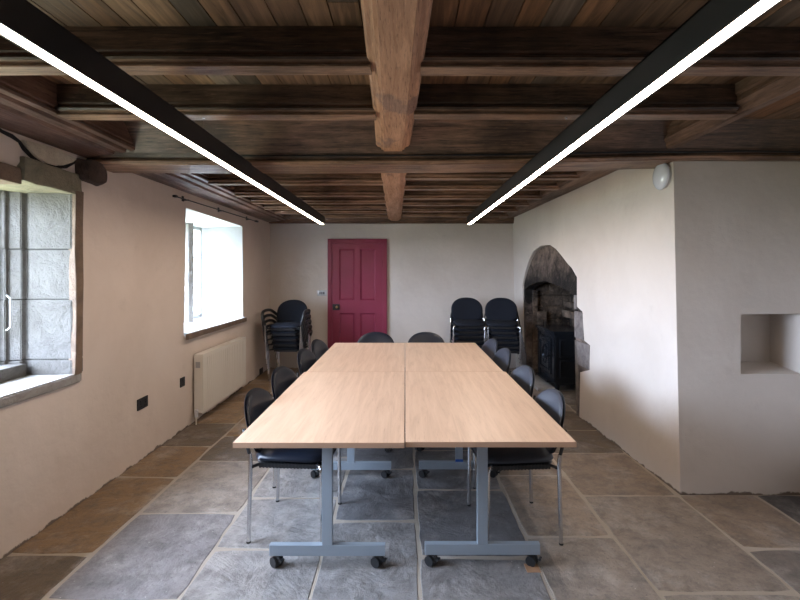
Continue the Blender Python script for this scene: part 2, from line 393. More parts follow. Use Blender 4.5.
# ------------------------------------------------------------------ walls
def holed(outer, holes, front, back, name, m, m2=None, m2hole=None):
    """wall leaf: outline with holes on a front surface, joined by reveals to a back surface. front/back: (u,v)->point; a hole is (front loop, back loop)"""
    bm = bmesh.new()
    def leaf(loops, fn):
        es = []
        rings = []
        for lp in loops:
            vs = [bm.verts.new(fn(*p)) for p in lp]; rings.append(vs)
            for i in range(len(vs)): es.append(bm.edges.new((vs[i], vs[(i+1) % len(vs)])))
        bmesh.ops.triangle_fill(bm, use_beauty=True, use_dissolve=False, edges=es); return rings
    A = leaf([outer]+[h[0] for h in holes], front); B = leaf([outer]+[h[1] for h in holes], back)
    for hi, (ra, rb) in enumerate(zip(A, B)):
        for i in range(len(ra)):
            j = (i+1) % len(ra); bm.faces.new((ra[i], ra[j], rb[j], rb[i])).material_index = 1 if hi == m2hole else 0
    bmesh.ops.recalc_face_normals(bm, faces=bm.faces)
    me = bpy.data.meshes.new(name); bm.to_mesh(me); bm.free(); me.materials.append(m)
    if m2: me.materials.append(m2)
    o = bpy.data.objects.new(name, me); COL.objects.link(o); return o
def rect(y0, y1, z0, z1): return [(y0, z0), (y1, z0), (y1, z1), (y0, z1)]
LB = -2.66
W2F = [(4.58, .905), (6.25, .905), (6.22, 2.125), (4.62, 2.15)]; W2B = rect(4.95, 5.99, .96, 2.08)
W1F = [(1.05, .81), (3.13, .81), (3.13, 2.14), (2.63, 2.14), (2.60, 2.10), (1.05, 2.10)]; W1B = [(1.12, .81), (3.10, .81), (3.10, 2.14), (2.63, 2.14), (2.60, 2.10), (1.12, 2.10)]
wl = holed(rect(YR, YB+.05, -.03, 2.56), [(W1F, W1B), (W2F, W2B)], lambda y, z: (WL, y, z), lambda y, z: (LB, y, z), 'wall_left', M_WALL, M_REV, 2)
struct(wl)
bk = holed(rect(-2.2, 1.80, -.03, 2.56), [], lambda x, z: (x, YB, z), lambda x, z: (x, YB+.3, z), 'wall_back', M_WALLR); struct(bk)
rr = MB().box(-2.7, 3.0, YR-.2, YR, -.03, 2.56).build('wall_rear', M_WALL); struct(rr)
# right wall with the hole of the fireplace, battered slightly
def RX(y, z): return 1.888-.0305*(y-3.24)-.05*z/2.29
HO = [(7.02, .0), (7.03, .7), (7.02, 1.32), (6.84, 1.54), (6.66, 1.70), (6.46, 1.81), (6.12, 1.865), (5.79, 1.86), (5.58, 1.80), (5.39, 1.71), (5.22, 1.62), (5.10, 1.57), (4.96, 1.47), (4.98, 1.16),
      (4.84, 1.12), (4.81, .83), (4.67, .80), (4.70, .55), (4.93, .48), (4.98, .0)]
OP = [(6.93, .0), (6.94, .6), (6.93, 1.27), (6.75, 1.33), (6.4, 1.385), (6.05, 1.41), (5.71, 1.375), (5.35, 1.33), (5.08, 1.28), (5.06, .8), (5.07, .0)]
def insetloop(lp, d):
    cx = sum(p[0] for p in lp)/len(lp); cz = sum(p[1] for p in lp)/len(lp)
    return [(p[0]+(cx-p[0])*d, p[1]+((cz-p[1])*d if p[1] > .01 else 0)) for p in lp]
# outline runs round the floor-level opening, so the hole stays open to the floor
out = [(3.246, -.03), (4.98, -.03)] + HO[::-1] + [(7.02, -.03), (YB+.02, -.03), (YB+.02, 2.56), (3.485, 2.56), (3.485, 2.285), (3.246, 2.285)]
wr = holed(out, [], lambda y, z: (RX(y, z), y, z), lambda y, z: (RX(y, z)+.07, y, z), 'wall_right', M_WALLR); struct(wr)
# pier face looking back at the camera, with the niche
NI = rect(2.30, 2.70, .825, 1.235)
pf = holed([(1.888, -.03), (1.862, 1.1), (1.838, 2.285), (WR2, 2.285), (WR2, -.03)], [([(2.30, .825), (2.72-.004, .825), (2.72-.004, 1.24), (2.30, 1.235)], [(2.33, .86), (2.72-.004, .86), (2.72-.004, 1.22), (2.33, 1.215)])],
           lambda x, z: (x, 3.24, z), lambda x, z: (x, 3.52, z), 'wall_pier', M_WALLR); struct(pf)
nb = MB().box(2.2, 2.85, 3.52, 3.6, .7, 1.4).build('wall_niche', M_WALLR); struct(nb)
r2 = MB().box(WR2, WR2+.2, YR-.1, 3.6, -.03, 2.56).build('wall_right_front', M_WALLR); struct(r2)

# ------------------------------------------------------------------ fireplace
fp = tag(empty('fireplace', (1.8, 6.0, 0)), 'tall soot-blackened stone fireplace recess with pointed hood in the right wall', 'fireplace')
def addpart(o, root):
    o.parent = root; o.matrix_parent_inverse = Matrix.Identity(4)
    o.data.transform(Matrix.Translation(-Vector(root.location))); return o
sur_out = [(4.98, 0)] + [(p[0]-.0, p[1]) for p in HO[::-1][1:-1]] + [(7.02, 0)]
ol = [(OP[-1][0], 0)] + OP[::-1][1:-1] + [(OP[0][0], 0)]
face_loop = [(4.60, 0), (4.60, 1.0), (4.80, 1.9), (7.2, 1.95), (7.2, 0)] + [(OP[0][0], 0)] + OP[1:-1] + [(OP[-1][0], 0)]
def hoodx(y, z, d):
    r = max(0, z-1.28)
    return RX(y, z)+d+r*.07
hb = holed(face_loop, [], lambda y, z: (hoodx(y, z, .012), y, z), lambda y, z: (hoodx(y, z, .14), y, z), 'surround', M_HOOD)
addpart(hb, fp); hb['label'] = 'rough soot-stained stone face above and beside the opening'
# pale pitted quoin stones beside the opening
for i, (y0, y1, z0, z1) in enumerate([(4.985, 5.055, 0.0, .80), (4.985, 5.055, 1.13, 1.28), (4.83, 5.055, .83, 1.11), (4.69, 5.055, .55, .80), (4.95, 5.055, .49, .55)]):
    if i == 4: continue
    q = MB(); q.box(0, .05, y0, y1, z0, z1, .008)
    for v_ in q.bm.verts: v_.co.x += RX(v_.co.y, v_.co.z)-.004
    o = addpart(q.build('quoin_stone', M_JAMB), fp)
ib = MB()
XB = 2.42
ib.box(1.86, XB, 6.95, 7.05, 0, 1.7); ib.box(1.86, XB, 4.95, 5.05, 0, 1.7); ib.box(XB, XB+.1, 4.95, 7.05, 0, 1.9)
o = addpart(ib.build('inner_wall', M_HEARTH), fp)
th = MB().box(1.86, XB+.1, 4.95, 7.05, 1.62, 1.7).build('flue_lintel', M_CHIP); addpart(th, fp)
# ledge stones on the back courses
lg = MB()
for (y0, y1, z0, z1, dx) in [(6.2, 6.93, 1.02, 1.10, .10), (5.5, 6.3, 1.10, 1.2, .07), (5.9, 6.9, .88, .98, .13), (5.1, 5.9, .92, 1.04, .1)]:
    lg.box(XB-dx, XB, y0, y1, z0, z1, .015)
o = lg.build('ledge_stone', M_HEARTH); displace(o, .02, 6, 3, 2); addpart(o, fp)
# stepped left jamb pieces (brown stone in the far reveal)
q = MB().box(1.86, 1.93, 6.87, 6.95, 0, 1.26, .012).box(1.92, 2.05, 6.84, 6.95, .0, .95, .012)
o = q.build('far_jamb', M_HEARTH); displace(o, .01, 7, 5, 2); addpart(o, fp); o['label'] = 'brown stepped stone at the far side of the opening'

q = MB().box(1.70, 1.93, 6.05, 6.85, 0, .035, .008); addpart(q.build('hearth_stone', M_SILL), fp)
# cast iron stove
st = tag(empty('cast_iron_stove', (2.1, 6.32, 0)), 'black cast iron range stove with panelled door inside the sooty fireplace', 'stove')
def P(mb, name, m, root, **k): return addpart(mb.build(name, m, None, **k), root)
X0, X1, Y0, Y1 = 1.90, 2.30, 5.98, 6.74
P(MB().box(X0, X1, Y0, Y1, .09, .735, .012), 'body', M_IRON, st)
P(MB().box(X0-.035, X1+.02, Y0-.03, Y1+.03, .735, .775, .012).box(X0-.015, X1, Y0-.012, Y1+.012, .70, .737, .008), 'top_plate', M_IRON, st)
for yy in (Y0+.05, Y1-.05):
    for xx in (X0+.04, X1-.05): P(MB().cyl((xx, yy, .0), (xx, yy, .10), .022, 10, .034), 'leg', M_IRON, st, smooth=True)
d = MB().box(X0-.022, X0, Y0+.14, Y1-.14, .20, .66, .006)
dd = P(d, 'door', M_IRON, st)
tr_ = MB()
ya, yb_, za, zb_ = Y0+.19, Y1-.19, .25, .61
for (a, b) in (((ya, za), (yb_, za)), ((yb_, za), (yb_, zb_)), ((yb_, zb_), (ya, zb_)), ((ya, zb_), (ya, za))):
    tr_.tube([(X0-.026, a[0], a[1]), (X0-.026, b[0], b[1])], .008, 8)
tr_.tube([(X0-.026, (ya+yb_)/2+.09*math.cos(k*PI/12), .43+.12*math.sin(k*PI/12)) for k in range(25)], .007, 8)
tr_.tube([(X0-.026, (ya+yb_)/2+.04*math.cos(k*PI/12), .43+.055*math.sin(k*PI/12)) for k in range(25)], .006, 8)
m_ = tr_.build('door_moulding', M_IRON, dd, smooth=True); m_.data.transform(Matrix.Translation(-Vector(st.location)))
kb = MB().sphere((X0-.05, Y0+.165, .44), .016).cyl((X0-.05, Y0+.165, .44), (X0-.02, Y0+.165, .44), .006, 8).build('door_handle', M_IRON, dd, smooth=True); kb.data.transform(Matrix.Translation(-Vector(st.location)))
for a_ in (Y0+.01, Y1-.10): P(MB().box(X0-.012, X0, a_, a_+.09, .12, .69, .004), 'pilaster', M_IRON, st)
sd = MB()
for (a, b, c_, d_) in ((X0+.06, .18, X1-.06, .40), (X0+.06, .45, X1-.06, .66)):
    for (p, q_) in (((a, b), (c_, b)), ((c_, b), (c_, d_)), ((c_, d_), (a, d_)), ((a, d_), (a, b))): sd.tube([(p[0], Y0-.004, p[1]), (q_[0], Y0-.004, q_[1])], .008, 8)
P(sd, 'side_panel', M_IRON, st, smooth=True)
P(MB().box(X0-.07, X0, Y0+.12, Y1-.12, .10, .125, .005), 'ash_lip', M_IRON, st)

# ------------------------------------------------------------------ window 1 (large, stone surround, left foreground)
def jamb_poly(inset=0.0):
    return [(-2.128, 3.128), (-2.128, 3.045+inset), (-2.14, 3.035+inset), (-2.392, 3.022+inset), (-2.402, 3.029+inset), (-2.42, 3.027+inset), (-2.432, 2.998+inset), (-2.50, 2.985+inset), (-2.505, 2.962+inset), (-2.60, 2.962+inset), (-2.60, 3.128)]
w1 = struct(empty('window_1', (-2.4, 2.1, .85)))
for k, (z0, z1) in enumerate([(.865, .965), (.965, 1.35), (1.35, 1.67), (1.67, 2.06)]):
    q = MB().prism(jamb_poly(random.uniform(-.005, .004)), z0+.002, z1-.002, bev=.004)
    o = q.build('jamb_stone', M_STONE); addpart(o, w1)
for (z0, z1) in [(.865, 1.5), (1.5, 2.06)]:
    poly = [(x_, 4.18-y_) for x_, y_ in jamb_poly()]
    addpart(MB().prism(poly, z0+.002, z1-.002, bev=.004).build('jamb_stone', M_STONE), w1)
q = MB().box(-2.60, -2.12, 1.06, 2.62, 2.01, 2.11, .012); o = q.build('lintel_stone', M_STONEB); displace(o, .014, 5, 9, 4); addpart(o, w1)
q = MB().box(-2.60, -2.112, 2.625, 3.105, 2.03, 2.165, .014); o = q.build('lintel_stone', M_LINT); displace(o, .016, 6, 4, 4); addpart(o, w1); o['label'] = 'greenish brown block at the end of the lintel'
q = MB().prism([(-2.60, 1.06), (-2.12, 1.04), (-2.115, 3.095), (-2.60, 3.095)], .808, .868, bev=.008); o = q.build('window_sill', M_SILL); displace(o, .004, 6, 2, 3); addpart(o, w1)
q = MB().box(-2.60, -2.40, 1.14, 3.0, .866, .945, .008); addpart(q.build('inner_sill', M_STONE), w1)
fr = MB()
xa, xb = -2.585, -2.545
for y0 in (1.20, 1.83, 2.45): pass
fr.box(xa, xb, 1.15, 3.0, .945, .99).box(xa, xb, 1.15, 3.0, 2.04, 2.085).box(xa, xb, 1.15, 1.20, .99, 2.04).box(xa, xb, 2.925, 2.975, .99, 2.04)
fr.box(xa, xb, 2.05, 2.10, .99, 2.04)
for z_ in (1.25, 1.51, 1.77): fr.box(xa+.01, xb-.01, 1.2, 2.93, z_-.008, z_+.008)
for y_ in (1.48, 1.77, 2.37, 2.65): fr.box(xa+.01, xb-.01, y_-.008, y_+.008, .99, 2.04)
addpart(fr.build('window_frame', M_DARKF), w1)
addpart(MB().box(-2.567, -2.563, 1.18, 2.95, .97, 2.06).build('glass_pane', M_PANE), w1)
addpart(MB().tube([(-2.49, 2.955, 1.16), (-2.465, 2.955, 1.18), (-2.465, 2.955, 1.36), (-2.49, 2.955, 1.38)], .005, 8, .01).build('stay_bar', M_WINF), w1)

# window 2
w2 = struct(empty('window_2', (-2.5, 5.4, .9)))
q = MB().prism([(-2.62, 4.92), (-2.105, 4.575), (-2.105, 6.262), (-2.62, 6.0)], .875, .93, bev=.006); o = q.build('window_sill', M_REV); displace(o, .003, 6, 8, 3); addpart(o, w2)
q = MB().prism([(-2.12, 4.568), (-2.095, 4.568), (-2.095, 6.268), (-2.12, 6.268)], .870, .924, bev=.004); q = q.build('sill_edge', M_STONEB); displace(q, .006, 7, 8, 4); q.parent = o; q.data.transform(Matrix.Translation(-Vector(w2.location)))
q = MB().prism([(-2.66, 5.47), (-2.60, 5.44), (-2.50, 5.46), (-2.47, 5.52), (-2.50, 5.58), (-2.60, 5.60), (-2.66, 5.57)], .93, 2.10, bev=.004); addpart(q.build('mullion', M_SILL, smooth=False), w2)
for (a, b) in ((4.95, 5.44), (5.60, 5.99)):
    f2 = MB().box(-2.62, -2.575, a, a+.04, .955, 2.085).box(-2.62, -2.575, b-.04, b, .955, 2.085).box(-2.62, -2.575, a, b, .955, 1.0).box(-2.62, -2.575, a, b, 2.045, 2.085)
    for z_ in (1.33, 1.70): f2.box(-2.61, -2.585, a, b, z_-.009, z_+.009)
    f2.box(-2.61, -2.585, (a+b)/2-.006, (a+b)/2+.006, 1.0, 2.05)
    ff = addpart(f2.build('window_frame', M_WINF), w2)
    pn = MB().box(-2.60, -2.597, a+.02, b-.02, .98, 2.06).build('glass_pane', M_PANE); pn.parent = ff; pn.data.transform(Matrix.Translation(-Vector(w2.location)))
# exposed stones over window 1 : relieving arch stone, crack, broken corbel
q = MB().prism([(2.63, 2.262), (2.66, 2.222), (2.72, 2.19), (2.81, 2.172), (2.93, 2.184), (3.02, 2.225), (3.06, 2.258), (2.85, 2.275)], 0, .035, M=Matrix(((0, 0, 1, -2.15), (1, 0, 0, 0), (0, 1, 0, 0), (0, 0, 0, 1))), bev=.006)
ar = tag(q.build('arch_stone', stone('pale_buff_stone', (.66, .60, .48), (.50, .44, .34))), 'pale curved stone exposed in the plaster above the near window lintel', 'stone')
q = MB().tube([(-2.137, y_, z_) for y_, z_ in ((2.44, 2.29), (2.50, 2.27), (2.57, 2.262), (2.62, 2.245), (2.65, 2.214), (2.71, 2.180), (2.79, 2.160), (2.90, 2.164), (2.98, 2.19), (3.05, 2.235))], .011, 7)
o = q.build('plaster_crack', M_CRACK); displace(o, .012, 25, 3); tag(o, 'jagged dark crack curving under the pale stone above the near window', 'crack')
q = MB().box(-2.2, -2.06, 3.10, 3.28, 2.13, 2.268, .03); o = q.build('broken_corbel', M_CHIP, smooth=True); displace(o, .055, 7, 6, 4); tag(o, 'dark broken stone stub under the beam end beside the near window', 'stone')
q = MB().box(-2.16, -2.113, 3.035, 3.108, .862, 2.05, .006); o = q.build('edge_stone', M_STONEB); displace(o, .010, 7, 2, 5); addpart(o, w1); o['label'] = 'brown uneven edge of the jamb facing the room'

# ------------------------------------------------------------------ beams
ZT = 2.4925
def joist_prof(y0, wd=.108, zb=2.337):
    f = [(y0, ZT), (y0, zb+.060), (y0+.010, zb+.054), (y0+.010, zb+.046), (y0-.001, zb+.040), (y0-.003, zb+.032), (y0+.003, zb+.024), (y0+.014, zb+.020), (y0+.016, zb+.012), (y0+.010, zb+.006), (y0+.012, zb)]
    bkk = [(2*y0+wd-u, z) for u, z in f[::-1]]
    return f+bkk
def timber(o, lab, cat, grp=None): return tag(o, lab, cat, grp)
LBX = lambda y: -.034*(y-.8) if y < 3.2 else -.08-.02*(y-3.2)      # centre line of the long beam
fj = [(1.86, 'first'), (2.43, 'second')]
for y0, nm in fj:
    for sd, (xa, xb) in (('left', (-1.80, LBX(y0)-.10)), ('right', (LBX(y0)+.10, 1.71))):
        o = MB().bar(joist_prof(y0), 'X', xa, xb, skew=random.uniform(-.01, .01), steps=6).build('ceiling_joist', M_JOIST)
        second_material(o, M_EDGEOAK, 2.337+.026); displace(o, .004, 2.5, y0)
        timber(o, f'dark moulded oak joist, {nm} from the camera, on the {sd} of the long beam', 'joist', 'moulded oak joists before the cross beam')
names = ['nearest behind', 'second behind', 'third behind', 'fourth behind', 'fifth behind', 'furthest behind']
for sd, ys, (xa, xb) in (('left', (4.31, 4.98, 5.50, 6.02, 6.5, 6.98), (-1.80, 0)), ('right', (4.05, 4.58, 5.16, 5.68, 6.25, 6.85), (0, 1.50))):
    for y0, nm in zip(ys, names):
        a, b = (xa, LBX(y0)-.10) if sd == 'left' else (LBX(y0)+.10, xb)
        o = MB().bar(joist_prof(y0, .11, 2.33), 'X', a, b, skew=random.uniform(-.015, .015), steps=6).build('ceiling_joist', M_JOISTR)
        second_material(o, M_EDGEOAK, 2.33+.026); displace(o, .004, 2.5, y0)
        timber(o, f'brown moulded joist left of the rear long beam, {nm} the cross beam' if sd == 'left' else f'brown moulded joist right of the rear long beam, {nm} the cross beam', 'joist', 'moulded oak joists beyond the cross beam')
def long_prof(c, hw=.112, zb=2.33):
    h = [(-hw, ZT), (-hw, zb+.075), (-hw+.022, zb+.069), (-hw+.022, zb+.058), (-hw+.003, zb+.052), (-hw, zb+.038), (-hw+.010, zb+.027), (-hw+.022, zb+.024), (-hw+.034, zb+.018), (-hw+.036, zb+.010), (-hw+.050, zb+.008), (-hw+.052, zb)]
    return [(c+u, z) for u, z in h]+[(c-u, z) for u, z in h[::-1]]
o = MB().bar(long_prof(LBX(YR)), 'Y', YR, 3.175, skew=LBX(3.175)-LBX(YR), steps=24).build('ceiling_beam', M_LONG); displace(o, .006, 1.1, 3)
timber(o, 'pale bare oak long beam over the table, running from the camera to the cross beam', 'beam')
o = MB().bar(long_prof(LBX(3.47), .108, 2.325), 'Y', 3.47, 7.42, skew=LBX(7.42)-LBX(3.47), steps=20).build('ceiling_beam', M_LONG); displace(o, .005, 1.1, 5)
timber(o, 'short brown long beam between the cross beam and the back wall', 'beam')
zb = 2.248
cf = [(2.985, ZT), (3.03, ZT-.03), (3.16, zb+.07), (3.17, zb+.046), (3.180, zb+.041), (3.180, zb+.034), (3.170, zb+.028), (3.168, zb+.018), (3.176, zb+.010), (3.19, zb+.006), (3.195, zb)]
cp = cf+[(3.47, zb), (3.48, zb+.03), (3.49, zb+.06), (3.50, ZT)]
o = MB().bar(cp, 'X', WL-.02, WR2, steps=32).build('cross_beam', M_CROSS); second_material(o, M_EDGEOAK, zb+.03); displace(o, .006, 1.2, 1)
for v_ in o.data.vertices:
    if v_.co.z < 2.45: v_.co.z += .034*max(0, min(1, (v_.co.x-.2)/1.8))
timber(o, 'massive dark oak cross beam spanning the whole room above the table', 'beam')
o = MB().bar([(7.40, ZT), (7.40, 2.36), (7.41, 2.33), (7.43, 2.315), (7.43, 2.29), (7.51, 2.29), (7.51, ZT)], 'X', WL, 1.78, steps=8).build('wall_beam', M_JOISTR)
timber(o, 'narrow dark beam along the top of the back wall above the red door', 'beam')
def plate_prof(s=1):
    return [(-1.79, ZT), (-1.79, 2.375), (-1.80, 2.37), (-1.80, 2.358), (-1.79, 2.35), (-1.795, 2.338), (-1.825, 2.333), (-1.835, 2.345), (-1.85, 2.345), (-1.86, 2.328), (-1.90, 2.322), (-1.915, 2.335), (-1.935, 2.332), (-1.95, 2.315), (-2.06, 2.302), (-2.15, 2.288), (-2.15, ZT)]
o = MB().bar(plate_prof(), 'Y', YR, 3.19, steps=10).build('wall_plate', M_PLATE); displace(o, .006, 2, 8)
timber(o, 'red-brown moulded wall plate above the near left window', 'beam')
o = MB().bar([(u, z+.012) for u, z in plate_prof()], 'Y', 3.47, 7.42, steps=10).build('wall_plate', M_PLATE); displace(o, .004, 2, 9)
timber(o, 'brown moulded wall plate above the radiator wall, behind the cross beam', 'beam')
rp = [(1.695, ZT), (1.695, 2.44), (1.705, 2.43), (1.705, 2.415), (1.70, 2.40), (1.715, 2.385), (1.725, 2.38), (1.735, 2.365), (1.75, 2.352), (1.80, 2.352), (1.82, 2.38), (1.85, ZT)]
o = MB().bar(rp, 'Y', YR, 3.185, steps=10).build('trimmer_beam', M_PLATER); displace(o, .006, 2, 12)
timber(o, 'weathered brown trimmer beam overhead at right, running to the cross beam above the pier', 'beam')
o = MB().bar([(1.47, ZT), (1.47, 2.37), (1.48, 2.355), (1.50, 2.345), (1.62, 2.37), (1.86, 2.40), (1.86, ZT)], 'Y', 3.47, 7.42, steps=8).build('wall_plate', M_PLATER); displace(o, .005, 2, 14)
timber(o, 'rough brown wall plate along the top of the fireplace wall', 'beam')
for y0, nm in ((1.9, 'nearer'),):
    o = MB().bar(joist_prof(y0), 'X', 1.83, WR2, steps=3).build('ceiling_joist', M_JOIST)
    timber(o, 'short dark joist between the trimmer beam and the right wall', 'joist')

# cable along the cross beam
o = MB().tube([(-1.25, 3.17, 2.285), (-1.15, 3.16, 2.301), (-.3, 3.16, 2.302), (.6, 3.16, 2.308), (1.6, 3.16, 2.328), (1.9, 3.16, 2.326), (2.3, 3.16, 2.334), (2.70, 3.16, 2.325)], .0055, 8, .05).build('cable', M_BLACK, smooth=True)
tag(o, 'thin black cable clipped along the moulding of the cross beam', 'cable')
# curtain rail above window 2
cr_ = tag(empty('curtain_rail', (-2.12, 5.4, 2.22)), 'thin black metal rail on three brackets above the far left window', 'rail')
P(MB().tube([(-2.085, 4.30, 2.212), (-2.085, 6.62, 2.235)], .006, 8), 'rod', M_BLACK, cr_, smooth=True)
for y_ in (4.55, 5.42, 6.38):
    z_ = 2.212+.01*(y_-4.3)
    P(MB().box(-2.143, -2.135, y_-.02, y_+.02, z_-.01, z_+.04).box(-2.138, -2.08, y_-.006, y_+.006, z_-.004, z_+.008), 'bracket', M_BLACK, cr_)
P(MB().box(-2.10, -2.07, 4.27, 4.31, 2.202, 2.222), 'end_cap', M_BLACK, cr_); P(MB().box(-2.10, -2.07, 6.60, 6.68, 2.225, 2.247), 'end_cap', M_BLACK, cr_)

# ------------------------------------------------------------------ linear lights
def batten(xc, lab):
    z0, z1 = 2.152, 2.255; hw = .028; y0, y1 = 1.0, 6.25
    r = tag(empty('linear_pendant_light', (xc, 3.2, z0)), lab, 'light', 'black linear lights over the table')
    r.rotation_euler.z = .009 if xc < 0 else 0
    b = MB().box(xc-hw, xc-hw+.006, y0, y1, z0, z1).box(xc+hw-.006, xc+hw, y0, y1, z0, z1).box(xc-hw, xc+hw, y0, y1, z1-.006, z1).box(xc-hw+.006, xc+hw-.006, y0, y1, z0+.02, z0+.026)
    P(b, 'housing', M_BLACK, r)
    P(MB().box(xc-hw+.006, xc+hw-.006, y0+.006, y1-.006, z0+.002, z0+.018), 'diffuser', M_LED, r)
    for yy in (y0, y1): P(MB().box(xc-hw, xc+hw, yy-.004, yy+.004, z0, z1), 'end_cap', M_BLACK, r)
    for yy, zz in ((1.2, 2.492), (2.48, 2.339), (4.36 if xc < 0 else 4.10, 2.333), (6.07 if xc < 0 else 5.73, 2.333)):
        P(MB().tube([(xc, yy, z1-.002), (xc, yy, zz)], .0013, 6).cyl((xc, yy, zz-.008), (xc, yy, zz), .006, 10), 'suspension_wire', M_CHROME, r, smooth=True)
    return r
batten(-1.062, 'long black linear pendant light with white strip, hanging over the left side')
batten(.845, 'long black linear pendant light with white strip, hanging over the right side')

# ------------------------------------------------------------------ door
d1 = struct(empty('door_1', (-.72, YB, 0)))
s_ = 63.07
def dx(px): return (px-405)/s_
fx0, fx1, fz = dx(328), dx(387), 2.05
dz = YB-.002
P(MB().box(fx0, fx0+.062, dz-.045, dz, 0, fz, .006).box(fx1-.062, fx1, dz-.045, dz, 0, fz, .006).box(fx0+.061, fx1-.061, dz-.045, dz, fz-.062, fz, .006)
  .box(fx0+.061, fx0+.075, dz-.036, dz, 0, fz-.062).box(fx1-.075, fx1-.061, dz-.036, dz, 0, fz-.062).box(fx0+.075, fx1-.075, dz-.036, dz, fz-.075, fz-.062), 'door_frame', M_DOOR, d1)
lx0, lx1, lz = fx0+.076, fx1-.076, fz-.076
lf = MB().box(lx0, lx1, dz-.012, dz, .01, lz)
LW = lx1-lx0; st_ = .105
pans = []
for (za, zb2) in ((.20, .875), (1.08, lz-.085)):
    for (xa, xb) in ((lx0+st_, (lx0+lx1)/2-.045), ((lx0+lx1)/2+.045, lx1-st_)): pans.append((xa, xb, za, zb2))
lf.box(lx0, lx0+st_, dz-.03, dz-.01, .01, lz).box(lx1-st_, lx1, dz-.03, dz-.01, .01, lz).box((lx0+lx1)/2-.045, (lx0+lx1)/2+.045, dz-.03, dz-.01, .01, lz)
for (a, b) in ((.01, .20), (.875, 1.08), (lz-.085, lz)): lf.box(lx0, lx1, dz-.0302, dz-.01, a, b)
leaf = P(lf, 'door_leaf', M_DOOR, d1)
for (xa, xb, za, zb2) in pans:
    q = MB()
    b = bmesh.new()
    o1 = [(xa, za), (xb, za), (xb, zb2), (xa, zb2)]
    for d0, y_, d2, y2 in ((0, -.030, .022, -.014), (.022, -.014, .03, -.014)):
        A = [(xa+d0, za+d0), (xb-d0, za+d0), (xb-d0, zb2-d0), (xa+d0, zb2-d0)]; B = [(xa+d2, za+d2), (xb-d2, za+d2), (xb-d2, zb2-d2), (xa+d2, zb2-d2)]
        for i in range(4):
            j = (i+1) % 4; q.face([(A[i][0], dz+y_, A[i][1]), (A[j][0], dz+y_, A[j][1]), (B[j][0], dz+y2, B[j][1]), (B[i][0], dz+y2, B[i][1])])
    b.free()
    q.box(xa+.03, xb-.03, dz-.016, dz-.011, za+.03, zb2-.03)
    o = q.build('door_panel', M_DOOR, leaf); o.data.transform(Matrix.Translation(-Vector(d1.location)))
lk = P(MB().box(lx0+.005, lx0+.115, dz-.052, dz-.03, .925, 1.02, .004), 'lock', M_BLACK, d1)
o = MB().sphere((lx0+.075, dz-.082, .975), .021, 1, .8, 1).cyl((lx0+.075, dz-.082, .975), (lx0+.075, dz-.05, .975), .008, 12).build('door_handle', M_BRASS, lk, smooth=True); o.data.transform(Matrix.Translation(-Vector(d1.location)))
for z_ in (.3, 1.66): P(MB().cyl((lx1-.004, dz-.038, z_-.04), (lx1-.004, dz-.038, z_+.04), .007, 10), 'hinge', M_DOOR, d1)

# ------------------------------------------------------------------ wall fittings
def socket(x, y, z, w_, h_, face, nm, lab, m=M_PLAST, double=False, cat='socket'):
    r = tag(empty(nm, (x, y, z)), lab, cat)
    if face == 'L':
        P(MB().box(x, x+.009, y-w_/2, y+w_/2, z-h_/2, z+h_/2, .002), 'face_plate', m, r)
        for k in ((-.035, .035) if double else (0,)):
            P(MB().box(x+.008, x+.013, y+k-.008, y+k+.008, z+.012, z+.03, .001), 'rocker_switch', M_PLAST, r)
            P(MB().box(x+.0085, x+.0105, y+k-.004, y+k+.004, z-.005, z+.005).box(x+.0085, x+.0105, y+k-.014, y+k-.007, z-.024, z-.018).box(x+.0085, x+.0105, y+k+.007, y+k+.014, z-.024, z-.018), 'pin_hole', M_CRACK, r)
    else:
        P(MB().box(x-w_/2, x+w_/2, y-.009, y, z-h_/2, z+h_/2, .002), 'face_plate', m, r)
        for k in ((-.03, .0, .03) if double else (0,)):
            P(MB().box(x+k-.010, x+k+.010, y-.014, y-.008, z-.02, z+.02, .001), 'rocker_switch', M_PLAST, r)
    return r
def yl(px): return 473*2.14/(405-px)
socket(WL, yl(142), 1.525-(403-272)*yl(142)/473, .15, .09, 'L', 'wall_socket', 'black double socket low on the left wall between the windows', double=True)
socket(WL, yl(182), 1.525-(382-272)*yl(182)/473, .088, .088, 'L', 'wall_socket', 'small black single socket beside the radiator')
socket(WL, yl(261), 1.525-(371-272)*yl(261)/473, .15, .088, 'L', 'wall_socket', 'black socket low in the back left corner behind the stacked armchairs', double=True)
socket(dx(322), YB, 1.525-(293-272)/s_, .15, .09, 'B', 'light_switch', 'steel light switch plate left of the red door', M_PLATEM, True, 'switch')

# radiator
ra = tag(empty('radiator', (-2.08, 5.27, .2)), 'cream panel radiator on the left wall below the far window', 'radiator')
ry0, ry1 = 4.76, 6.04; rz0, rz1 = .10, .69
P(MB().box(-2.045, -2.03, ry0, ry1, rz0, rz1, .005), 'front_panel', M_RAD, ra)
fl = MB()
k = ry0+.05
while k < ry1-.04:
    fl.box(-2.031, -2.026, k-.012, k+.012, rz0+.04, rz1-.03, .002); k += .055
P(fl, 'panel_ribs', M_RAD, ra)
for a_ in (ry0-.003, ry1-.006): P(MB().box(-2.12, -2.032, a_, a_+.009, rz0+.01, rz1+.002), 'side_cheek', M_RAD, ra)
P(MB().box(-2.12, -2.03, ry0, ry1, rz1-.004, rz1+.006), 'top_grille', M_RAD, ra)
P(MB().box(-2.115, -2.085, ry0+.02, ry1-.02, rz0, rz1-.02), 'rear_panel', M_RAD, ra)
for a_ in (ry0+.2, ry1-.24): P(MB().box(-2.139, -2.115, a_, a_+.04, rz0, rz1-.02), 'wall_bracket', M_RAD, ra)
